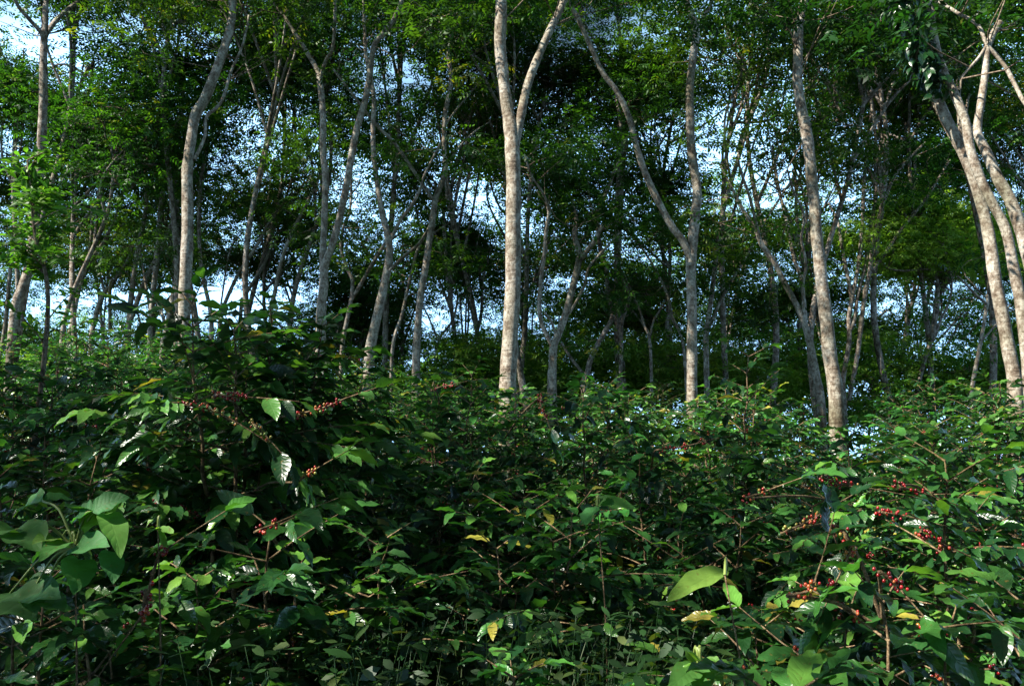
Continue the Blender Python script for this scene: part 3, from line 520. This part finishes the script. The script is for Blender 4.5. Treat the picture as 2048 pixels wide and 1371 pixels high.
def coffee(loc, H, rng, label, group=None, spread=.75, dens=1.0, stems=None, fruit=.25, ripe=.35, extra=(), lsize=1.0, yellow=.012, shade=0.):  # shade offsets the leaf colour; negative values darken the shrub
    root = thing('coffee_shrub', loc, label, 'coffee shrub', group); o = np.array(loc, float)
    lf = MB(); P = []; D = []; N = []; Ls = []; Vr = []
    ns = stems or int(rng.integers(2, 4)); nclus = 0; near = loc[1] < 3.3
    brm = [MB()]
    def branch(a, d, ln, r0, lo=.2):
        nonlocal nclus
        nn = max(3, int(ln / .052)); step = ln / nn; pts = [a]; p = a.copy(); d = unit(d[None])[0]
        for k in range(nn):
            d = unit((d + np.array([0, 0, -.035]) + rng.normal(0, .035, 3))[None])[0]; p = p + d * step; pts.append(p)
            fr = (k + 1) / nn
            if fr < lo and rng.random() < .7: 
                if rng.random() < fruit * 1.1 and nclus < 34:
                    cherries(p, d, rng, int(rng.integers(4, 10)), ripe + rng.normal(0, .18), .012).build('cherry_cluster', M_CHERRY, root); nclus += 1
                continue
            side = unit(np.cross(d, [0, 0, 1.])[None])[0]
            if k % 2: side = unit((side * .75 + np.array([0, 0, .35 * rng.normal()]))[None])[0]
            for sg in (-1, 1):
                if rng.random() < .10: continue
                P.append(p); dd = side * sg * (.95 - .35 * fr) + d * (.35 + .75 * fr) + np.array([0, 0, rng.normal(-.22, .22)])
                D.append(dd); N.append(np.array([0, 0, 1.]) + rng.normal(0, .33, 3)); Ls.append(rng.uniform(.09, .155) * lsize * (.75 + .25 * (1 - fr)))
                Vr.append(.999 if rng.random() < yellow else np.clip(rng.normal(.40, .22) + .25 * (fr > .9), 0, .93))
            if fruit and .15 < fr < .75 and rng.random() < fruit * .42 and nclus < 34:
                cherries(p, d, rng, int(rng.integers(4, 11)), ripe + rng.normal(0, .18), .012).build('cherry_cluster', M_CHERRY, root); nclus += 1
        tube(brm[0], np.array(pts), np.linspace(r0, .0015, len(pts)), 5)
    for s_ in range(ns):
        az = rng.random() * 6.283; lean = rng.uniform(.02, .16) * (1.6 if ns > 3 else 1); hh = H * (1 if s_ == 0 else rng.uniform(.7, .97) if ns < 4 else rng.uniform(.9, 1)); k = max(5, int(hh / .1)); pts = []
        for i in range(k + 1):
            f = i / k; pts.append(o + np.array([math.cos(az) * (lean * hh * f + .05), math.sin(az) * (lean * hh * f + .05), hh * f - .03]) + rng.normal(0, .006, 3))
        sm = MB(); tube(sm, np.array(pts), np.linspace(.008 + .006 * H, .003, len(pts)), 7); st = sm.build('stem', M_STEM, root); brm[0] = MB()
        a0 = rng.random() * 3.14
        for i in range(max(2, int(k * .16)), k + 1):
            f = i / k; a0 += 1.57 + rng.normal(0, .2)
            ln = spread * min(1, .30 + (1 - f) * 2.2) * (.75 + .25 * min(1, f * 3)) * rng.uniform(.7, 1.15)
            for sg in (0, math.pi):
                if rng.random() > dens: continue
                el = .55 * f ** 2 + .12 + rng.normal(0, .12)
                branch(pts[i], np.array([math.cos(a0 + sg), math.sin(a0 + sg), el]), ln, .0045, .12 + .35 * (1 - f))
        if brm[0].n: brm[0].build('side_branches', M_STEM, st)
    for (pl, Yb, nc, rp) in extra:             # fruiting branches seen bare in the photo
        pw = catmull([at(x, y, Yb - (.3 if Yb > 3 else .08)) + rng.normal(0, .01, 3) for x, y in pl], 4); stem_pt = o + np.array([0, 0, min(H * .9, max(.2, pw[0][2] - o[2] - .1))])
        bm_ = MB(); full = catmull([stem_pt, (stem_pt + pw[0]) / 2 + [0, 0, .03]] + list(pw[::2]), 3); tube(bm_, full, np.linspace(.006, .003, len(full)), 6); br_ = bm_.build('branch', M_STEM, root)
        for k in range(nc):
            f = (k + .5) / nc + rng.uniform(-.3, .3) / nc; p = pw[int(f * (len(pw) - 1))]; d = unit((pw[-1] - pw[0])[None])[0]
            cherries(p, d, rng, int(rng.integers(6, 12) if Yb > 3 else rng.integers(4, 9)), rp[0] + (rp[1] - rp[0]) * f, .022).build('cherry_cluster', M_CHERRY, br_)
        d = unit((pw[-1] - pw[-2])[None])[0]; brm[0] = MB(); branch(pw[-1], d, .2, .003, 0.); brm[0].build('shoot', M_STEM, br_)
    Pn = np.array(P); L_ = np.array(Ls)
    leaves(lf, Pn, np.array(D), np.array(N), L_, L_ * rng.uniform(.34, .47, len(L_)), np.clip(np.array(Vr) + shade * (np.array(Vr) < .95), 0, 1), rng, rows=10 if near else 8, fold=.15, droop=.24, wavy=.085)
    lf.build('foliage', M_COFFEE, root)
    return root
HERO = [  # px, top y, world y, spread, label, dict
 (505, 592, 4.0, .66, 'tall sunlit coffee shrub at upper left whose top leaves stand against the sky', dict(fruit=.5, ripe=.35, lsize=1.15, stems=6, extra=[([(365, 805), (420, 815), (480, 850)], 3.7, 6, (.35, .95)), ([(440, 782), (500, 800)], 3.75, 4, (.3, .4)), ([(600, 835), (650, 815), (690, 800)], 3.8, 5, (.6, .35)), ([(505, 850), (530, 880)], 3.7, 3, (.8, .9)), ([(590, 958), (645, 935)], 3.7, 3, (.8, .6))])),
 (1700, 860, 4.2, .85, 'broad sunlit coffee shrub in front of the large right hand trunk', dict(fruit=.3, extra=[([(1640, 955), (1690, 965), (1730, 970)], 3.7, 4, (.2, .3)), ([(1560, 1072), (1610, 1050), (1645, 1025)], 3.5, 4, (.9, .55)), ([(1655, 1045), (1670, 1060)], 3.5, 3, (.4, .6)), ([(1500, 1000), (1540, 980)], 3.7, 2, (.4, .4)), ([(1760, 1030), (1805, 1035)], 3.6, 3, (.25, .4))])),
 (1860, 870, 3.8, .8, 'coffee shrub at right with long bare stems lit by the sun', dict(fruit=.35, extra=[([(1835, 1062), (1865, 1075), (1895, 1090)], 3.4, 4, (.3, .8)), ([(1795, 965), (1850, 975)], 3.5, 3, (.2, .25))])),
 (1540, 885, 4.8, .8, 'coffee shrub hung with ripening cherries left of the broad sunlit one', dict(fruit=.5)),
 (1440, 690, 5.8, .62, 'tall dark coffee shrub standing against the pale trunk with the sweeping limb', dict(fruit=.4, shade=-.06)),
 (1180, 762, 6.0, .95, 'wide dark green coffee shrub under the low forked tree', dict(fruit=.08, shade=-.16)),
 (1060, 960, 3.9, .75, 'coffee shrub in the middle with neat ranks of pale green leaves', dict(fruit=.05, shade=.1)),
 (1300, 880, 5.0, .8, 'shaded coffee shrub with red fruit right of the neat pale leaved one', dict(fruit=.6, ripe=.25, extra=[([(1310, 905), (1370, 890), (1420, 885)], 4.8, 4, (.2, .3))])),
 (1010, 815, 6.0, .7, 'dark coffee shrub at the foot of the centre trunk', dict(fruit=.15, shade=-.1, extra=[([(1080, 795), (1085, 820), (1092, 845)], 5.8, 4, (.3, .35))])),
 (860, 930, 4.6, .75, 'thin leaved coffee shrub left of the neat pale leaved one', dict(fruit=.15)),
 (880, 730, 6.3, .7, 'fruiting coffee shrub behind, between the slim forked tree and the centre trunk', dict(fruit=.5, ripe=.25, extra=[([(870, 780), (920, 760)], 6, 3, (.2, .3))])),
 (690, 690, 5.4, .7, 'fruiting coffee shrub in front of the wavy grey trunk', dict(fruit=.7, ripe=.25, extra=[([(640, 715), (690, 712), (735, 725)], 5.0, 4, (.2, .25)), ([(650, 850), (700, 820)], 4.9, 3, (.3, .4))])),
 (760, 800, 5.0, .7, 'coffee shrub with a few yellow leaves right of the tall sunlit one', dict(fruit=.3, yellow=.05)),
 (370, 760, 4.7, .7, 'coffee shrub below the bending pale trunk at left', dict(fruit=.2)),
 (240, 745, 5.6, .8, 'shaded coffee shrub left of the bending pale trunk', dict(fruit=.05)),
 (90, 735, 5.2, .8, 'shaded coffee shrub below the far left trunk', dict(fruit=.05)),
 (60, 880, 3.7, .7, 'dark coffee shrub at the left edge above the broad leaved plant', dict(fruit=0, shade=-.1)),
 (270, 870, 4.1, .75, 'coffee shrub with shining leaves left of the tall sunlit one', dict(fruit=.1)),
 (560, 1000, 3.2, .65, 'coffee shrub with large dark drooping leaves below the tall sunlit one', dict(fruit=.15, lsize=1.25, extra=[([(515, 1060), (560, 1050)], 3.1, 2, (.3, .4))])),
 (730, 1040, 3.5, .7, 'low coffee shrub between the drooping leaved one and the centre', dict(fruit=.1)),
 (1760, 1130, 2.55, .62, 'low bright coffee shrub in the lower right corner with red and orange cherries', dict(fruit=.3, lsize=1.15, extra=[([(1685, 1060), (1688, 1090), (1690, 1122)], 2.6, 4, (.4, .9)), ([(1745, 1145), (1780, 1160), (1815, 1180)], 2.5, 4, (.3, .35)), ([(1575, 1192), (1610, 1182), (1640, 1175)], 2.6, 4, (.5, .65))])),
 (1960, 1150, 2.5, .6, 'low coffee shrub at the very lower right edge', dict(fruit=.15, lsize=1.1)),
 (1990, 850, 4.6, .75, 'coffee shrub at the right edge below the thick leaning trunks', dict(fruit=.3)),
 (1590, 1170, 2.9, .6, 'small coffee shrub with blotched leaves left of the low bright one', dict(fruit=.35, yellow=.08, shade=.1)),
 (1640, 1300, 1.95, .42, 'coffee plant with big ribbed leaves at the bottom right edge', dict(fruit=0, lsize=1.3)),
 (440, 1120, 2.9, .6, 'dark coffee shrub at lower left with a few tilted shining leaves', dict(fruit=.1, lsize=1.1)),
 (290, 1150, 2.75, .42, 'thin coffee shrub at lower left carrying one upright cluster of red cherries', dict(fruit=.05, dens=.5, extra=[([(292, 1180), (292, 1205), (291, 1228)], 2.6, 4, (.3, .35)), ([(322, 1105), (335, 1108)], 2.65, 1, (.3, .3))])),
 (30, 1130, 2.6, .55, 'coffee shrub in the lower left corner', dict(fruit=0, lsize=1.1, shade=-.06)),
 (1120, 1300, 2.3, .42, 'young coffee plant with yellowing leaves at the bottom centre', dict(fruit=0, yellow=.06, shade=.12)),
 (1000, 1060, 3.6, .55, 'small coffee shrub below the neat pale leaved one', dict(fruit=.06, yellow=.03)),
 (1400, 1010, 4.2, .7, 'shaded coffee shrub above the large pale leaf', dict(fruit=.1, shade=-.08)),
]
hero_xy = []
for i, (px, top, Y, sp, lab, kw) in enumerate(HERO):
    p = at(px, top, Y); gz = ground(p[0], p[1]); H = max(.45, p[2] - gz - .06)
    coffee((p[0], p[1], gz), H, np.random.default_rng(300 + i), lab, 'coffee shrubs of the plantation', spread=sp, **kw); hero_xy.append((p[0], p[1]))

SKY = [(0, 640), (200, 640), (350, 650), (640, 640), (760, 645), (850, 672), (950, 770), (1150, 765), (1300, 765), (1500, 750), (1600, 830), (1700, 835), (1800, 775), (1920, 760), (2048, 775)]
def skyline(px): return float(np.interp(px, [a for a, _ in SKY], [b for _, b in SKY]))
protos = []
for i, H in enumerate((1.35, 1.55, 1.7, 1.85, 2.0, 2.15)):
    protos.append((H, coffee((0, 0, 0), H, np.random.default_rng(40 + i), 'proto', 'coffee shrubs of the plantation', spread=.7, fruit=.35 if i % 2 else .12, ripe=.3, shade=(-.05, 0, .05)[i % 3])))
used = set(); rg = random.Random(11); ngrid = 0
def copy_thing(r):
    c = r.copy(); C.objects.link(c)
    for ch in r.children:
        k = ch.copy(); C.objects.link(k); k.parent = c
        for g2 in ch.children:
            l = g2.copy(); C.objects.link(l); l.parent = k
    return c
y = 5.6
while y < 17.5:
    half = y * .66 + 1.5; x = -half + rg.uniform(0, .6)
    while x < half:
        X = x + rg.uniform(-.25, .25); Y = y + rg.uniform(-.3, .3); x += 1.12
        if any((X - a) ** 2 + (Y - b) ** 2 < .55 for a, b in hero_xy): continue
        gz = ground(X, Y); px, _ = project([X, Y, gz + 1.8]); px = float(px)
        ph = at(px, skyline(px) + rg.choice([-12, 5, 25, 60, 100]), Y)[2] - gz
        H = min(ph, rg.uniform(1.6, 2.25))
        if H < .9: continue
        j = min(range(6), key=lambda k: abs(protos[k][0] - H) + (.05 * rg.random()))
        hp, pr = protos[j]
        if j in used: o = copy_thing(pr)
        else: o = pr; used.add(j)
        s_ = max(.72, min(1.12, H / (hp + .05))); o.location = (X, Y, gz); o.rotation_euler = (0, 0, rg.uniform(0, 6.28)); o.scale = (s_, s_, s_)
        row = 'front back row' if Y < 8 else 'middle back rows' if Y < 11.5 else 'farthest rows'
        o['label'] = 'coffee shrub in the %s, %s' % (row, zone(px)); ngrid += 1
    y += 1.35 if y < 9 else 1.6
for j, (hp, pr) in enumerate(protos):
    if j not in used:
        for ch in list(pr.children_recursive): bpy.data.objects.remove(ch)
        bpy.data.objects.remove(pr)
print('grid shrubs', ngrid)

# ---------------------------------------------------------------- broad leaved plants
def broad(px, py, Y, leafs, label, name='broad_leaved_plant', seed=0, foot=None, mat=M_BROAD):
    rng = np.random.default_rng(seed); c = at(px, py, Y); fx = foot if foot is not None else c[0]; gz = ground(fx, Y)
    root = thing(name, (fx, Y, gz), label, 'plant')
    sm = MB(); sp = catmull([np.array([fx, Y, gz - .03]), np.array([(fx + c[0]) / 2 + .03, Y, (gz + c[2]) / 2]), c], 6); tube(sm, sp, np.linspace(.005, .002, len(sp)), 7); sm.build('stem', M_STEM, root)
    for (lx, ly, ty, sx, tx, tly, Wd, shp, v, tilt) in leafs:       # leaf base px, tip px, depth offset of base / tip, width (m)
        a = at(lx, ly, Y + sx); b = at(tx, tly, Y + ty)
        pm = MB(); pl = catmull([c, (c + a) / 2 + [0, 0, .04], a], 4); tube(pm, pl, np.linspace(.005, .0025, len(pl)), 5); pk = pm.build('leaf_stalk', M_WEEDSTEM, root)
        L = np.linalg.norm(b - a); m = MB()
        leaves(m, a[None], (b - a)[None], np.array([[tilt[0], tilt[1] * .6, 1.]]) + rng.normal(0, .2, (1, 3)), L, Wd, v, rng, rows=16, fold=.16, droop=.26, wavy=.045, shape=shp); m.build('leaf', mat, pk)
    return root
m_, n_, o_ = newmat('green_stem'); p_ = n_.nodes.new('ShaderNodeBsdfPrincipled'); p_.inputs['Base Color'].default_value = (.14, .19, .04, 1); n_.links.new(p_.outputs[0], o_.inputs[0]); M_WEEDSTEM = m_
t0 = (0, -.5)
broad(150, 1095, 2.5, [
  # lx,  ly,  dTip, dBase, tx,  ty,  W, shape, v, tilt
  (185, 1022, .0, .0, 138, 1030, .10, 'coffee', .5, (-.3, -1.2)), (185, 1022, .0, .0, 246, 984, .075, 'coffee', .55, (.2, -1.5)), (185, 1022, .22, .0, 200, 990, .16, 'coffee', .5, (0, -.8)),
  (205, 1024, -.02, .05, 165, 1055, .09, 'coffee', .95, (0, -.3)), (208, 1024, -.1, .03, 249, 1066, .08, 'coffee', .9, (.5, -.8)),  # lighter colour on these two leaves stands in for backlit glow
  (85, 1000, .1, .05, 36, 1008, .09, 'coffee', .5, (0, -1.)), (85, 1002, .1, .05, 146, 984, .07, 'coffee', .5, (0, -1.2)),
  (30, 1058, -.1, 0, 76, 1075, .12, 'coffee', .6, (0, -1.2)), (26, 1060, -.1, 0, -30, 1055, .12, 'coffee', .6, (0, -1.2)),
  (145, 1096, -.1, 0, 204, 1076, .09, 'coffee', .5, (0, -1.6)), (120, 1080, -.1, 0, 78, 1062, .06, 'coffee', .8, (0, -.8)), (140, 1085, -.15, 0, 88, 1082, .06, 'coffee', .7, (0, -1.)),
  (20, 1185, -.1, 0, 60, 1205, .18, 'coffee', .3, (0, -1.)), (60, 1190, -.1, 0, 95, 1168, .10, 'coffee', .4, (0, -1.4)), (80, 1200, -.1, 0, 122, 1198, .08, 'coffee', .5, (0, -1.)),
  (155, 1115, -.1, 0, 160, 1160, .10, 'coffee', .5, (0, .2)), (215, 1100, -.1, 0, 232, 1150, .07, 'coffee', .3, (0, .2))],
  'tall broad leaved plant with large fan shaped leaves at lower left', seed=1)
broad(1450, 1150, 2.3, [(1455, 1140, -.1, .1, 1340, 1172, .075, 'coffee', 1., (-.5, -1.3))],
  'plant with one very large pale green leaf at lower right of the middle', seed=2, foot=.66)
broad(1400, 1325, 2.0, [(1385, 1330, -.05, .05, 1420, 1300, .07, 'coffee', .9, (0, -1)), (1400, 1330, 0, .05, 1440, 1345, .07, 'coffee', .8, (0, -1)), (1395, 1335, -.1, 0, 1350, 1350, .06, 'coffee', .8, (0, -1)), (1400, 1335, -.1, 0, 1405, 1371, .06, 'coffee', .7, (0, -1))],
  'low pale leaved weed at the bottom edge right of the middle', seed=3)
broad(1195, 1010, 3.3, [(1192, 1012, -.05, .05, 1168, 1042, .085, 'coffee', .6, (-.8, -1)), (1200, 1008, .0, .0, 1275, 998, .07, 'coffee', .8, (0, -1)), (1195, 1010, 0, 0, 1212, 985, .05, 'coffee', .6, (0, -1))],  # side leaf gets a lighter colour value to look lit
  'sapling with one heart shaped upright leaf and a lit side leaf in the middle', seed=4)
broad(316, 1056, 2.7, [(316, 1056, -.1, 0, 290, 1057, .028, 'round', 1., (0, -.8)), (316, 1056, -.05, 0, 344, 1059, .028, 'round', .95, (0, -.8)), (318, 1058, -.1, 0, 336, 1082, .02, 'round', .8, (.5, -.8))],
  'small three leaved sprig in front of the lower left coffee', seed=5, name='seedling')

# sapling with fresh green leaves at the left edge
rng = np.random.default_rng(77); c = at(70, 470, 6.5); gz = ground(c[0], c[1]); root = thing('sapling', (c[0], c[1], gz), 'sapling with fresh bright green leaves in front of the far left trunk', 'young tree')
sm = MB(); sp = catmull([np.array([c[0], c[1], gz - .05]), at(95, 640, 6.5), at(70, 470, 6.5), at(55, 320, 6.4)], 8); tube(sm, sp, np.linspace(.022, .006, len(sp)), 8, .03, rng); sm.build('trunk', M_TWIG, root)
P = []; D = []; N = []; L_ = []
for k in range(34):
    tx = rng.normal(70, 60); ty = rng.uniform(300, 600); a = sp[min(len(sp) - 1, max(6, int(len(sp) * (1 - (ty - 300) / 420))))]; b = at(tx + (25 if rng.random() < .3 else 0), ty, 6.5 + rng.normal(0, .35))
    tp = catmull([a, (a + b) / 2 + [0, 0, .06], b], 6); tm = MB(); tube(tm, tp, np.linspace(.006, .002, len(tp)), 5); tm.build('limb', M_TWIG, root)
    for q in range(2, len(tp)):
        for sg in (-1, 1):
            for _ in range(2):
                d = unit((tp[q] - tp[q - 1])[None])[0]; s_ = np.cross(d, [0, 0, 1.]); P.append(tp[q] + rng.normal(0, .03, 3)); D.append(s_ * sg + d * .6 + rng.normal(0, .3, 3)); N.append(np.array([0, -.3, 1.]) + rng.normal(0, .4, 3)); L_.append(rng.uniform(.06, .105))
lf = MB(); L_ = np.array(L_); leaves(lf, P, D, N, L_, L_ * .38, np.clip(rng.normal(.4, .2, len(P)), 0, .85), rng, rows=4, droop=.2); lf.build('crown', M_SUNTONE, root)

# climber wrapped round the upper limb of the right hand tree
rng = np.random.default_rng(88); lim = [at(x, y, 9.9) for x, y in [(1872, 168), (1850, 125), (1830, 80), (1812, 35), (1795, -10), (1785, -60)]]; cp = catmull(lim, 12)
root = thing('climbing_plant', cp[0], 'dark climbing plant covering the upper limb of the right hand tree', 'climber')
n = 750; idx = rng.integers(0, len(cp), n); off = unit(rng.normal(size=(n, 3))) * rng.uniform(.05, .2, (n, 1)); P = cp[idx] + off
lf = MB(); L_ = rng.uniform(.07, .15, n); leaves(lf, P, off * 3 + rng.normal(0, .5, (n, 3)) + [0, 0, -.5], off * 4 + [0, -.2, .6], L_, L_ * .6, np.clip(rng.normal(.25, .12, n), 0, 1), rng, rows=4, droop=.3); lf.build('foliage', M_COFFEE, root)
vn = MB(); th = np.linspace(0, 14, len(cp)); tube(vn, cp + np.stack([np.cos(th), np.sin(th), th * 0], -1) * .09, .012, 6); vn.build('stem', M_TWIG, root)

# ---------------------------------------------------------------- undergrowth
rng = np.random.default_rng(9); n = 42000
X = rng.uniform(-1, 1, n); Y = 2.0 + 9 * rng.random(n) ** 1.3; X = X * (Y * .66 + .5)
den = np.sin(X * 2.1 + Y) + np.sin(Y * 3.3 - X * 1.4) + rng.normal(0, .8, n)
Z = np.array([ground(a, b) for a, b in zip(X, Y)]) + np.abs(rng.normal(0, .13, n)) * (1.2 + .5 * np.clip(den, -1, 1.5))
ug = MB(); az = rng.random(n) * 6.283; L_ = rng.uniform(.018, .055, n)
leaves(ug, np.stack([X, Y, Z], -1), np.stack([np.cos(az), np.sin(az), rng.normal(.1, .4, n)], -1), np.array([0, -.2, 1.]) + rng.normal(0, .4, (n, 3)), L_, L_ * .45, np.clip(rng.normal(.5, .22, n), 0, 1), rng, rows=3, mid=False, fold=0, droop=.15, shape='leaf')
n = 7000; Y = 2.0 + 7 * rng.random(n) ** 1.3; X = rng.uniform(-1, 1, n) * (Y * .66 + .5); Z = np.array([ground(a, b) for a, b in zip(X, Y)]); az = rng.random(n) * 6.283
L_ = rng.uniform(.15, .42, n); leaves(ug, np.stack([X, Y, Z], -1), np.stack([np.cos(az) * .35, np.sin(az) * .35, np.ones(n)], -1), np.stack([np.cos(az), np.sin(az), np.zeros(n)], -1), L_, .008, np.clip(rng.normal(.7, .2, n), 0, 1), rng, rows=5, mid=False, fold=0, droop=-.35, shape='blade')
# taller weeds in the clearing at the front
ns_ = 520
for k in range(ns_):
    Yw = rng.uniform(2.1, 4.2); Xw = rng.uniform(-.32, .26) * Yw + rng.normal(0, .15); zt = min(CAMZ - Yw * .19, .035 * Yw + .95) * rng.uniform(.6, 1.0); gz = ground(Xw, Yw)
    a = rng.random() * 6.28; top = np.array([Xw + math.cos(a) * .12, Yw + math.sin(a) * .12, max(zt, gz + .15)]); cpw = catmull([np.array([Xw, Yw, gz]), np.array([Xw, Yw, (gz + top[2]) / 2]), top], 5)
    tube(ug, cpw, np.linspace(.0028, .001, len(cpw)), 4, var=.6)
    m_ = 26; ii = rng.integers(3, len(cpw), m_); az_ = rng.random(m_) * 6.28; Lw = rng.uniform(.025, .06, m_) * (1.5 if k % 5 == 0 else 1)
    leaves(ug, cpw[ii] + rng.normal(0, .012, (m_, 3)), np.stack([np.cos(az_), np.sin(az_), rng.normal(.1, .35, m_)], -1), np.array([0, -.1, 1.]) + rng.normal(0, .35, (m_, 3)), Lw, Lw * (.5 if k % 3 else .28), np.clip(rng.normal(.5, .2, m_), 0, 1), rng, rows=3, mid=False, fold=0, droop=.2, shape='leaf')
n = 1500; Y = rng.uniform(2.2, 4.4, n); X = rng.uniform(-.32, .26, n) * Y; Z = np.array([ground(a, b) for a, b in zip(X, Y)]); az = rng.random(n) * 6.283
leaves(ug, np.stack([X, Y, Z], -1), np.stack([np.cos(az) * .25, np.sin(az) * .25, np.ones(n)], -1), np.stack([np.cos(az), np.sin(az), np.zeros(n)], -1), rng.uniform(.35, .85, n), .009, np.clip(rng.normal(.7, .2, n), 0, 1), rng, rows=6, mid=False, fold=0, droop=-.3, shape='blade')
tag(ug.build('undergrowth', M_WEED), 'small leaved weeds and grass between the coffee shrubs', 'undergrowth', None, 'stuff')
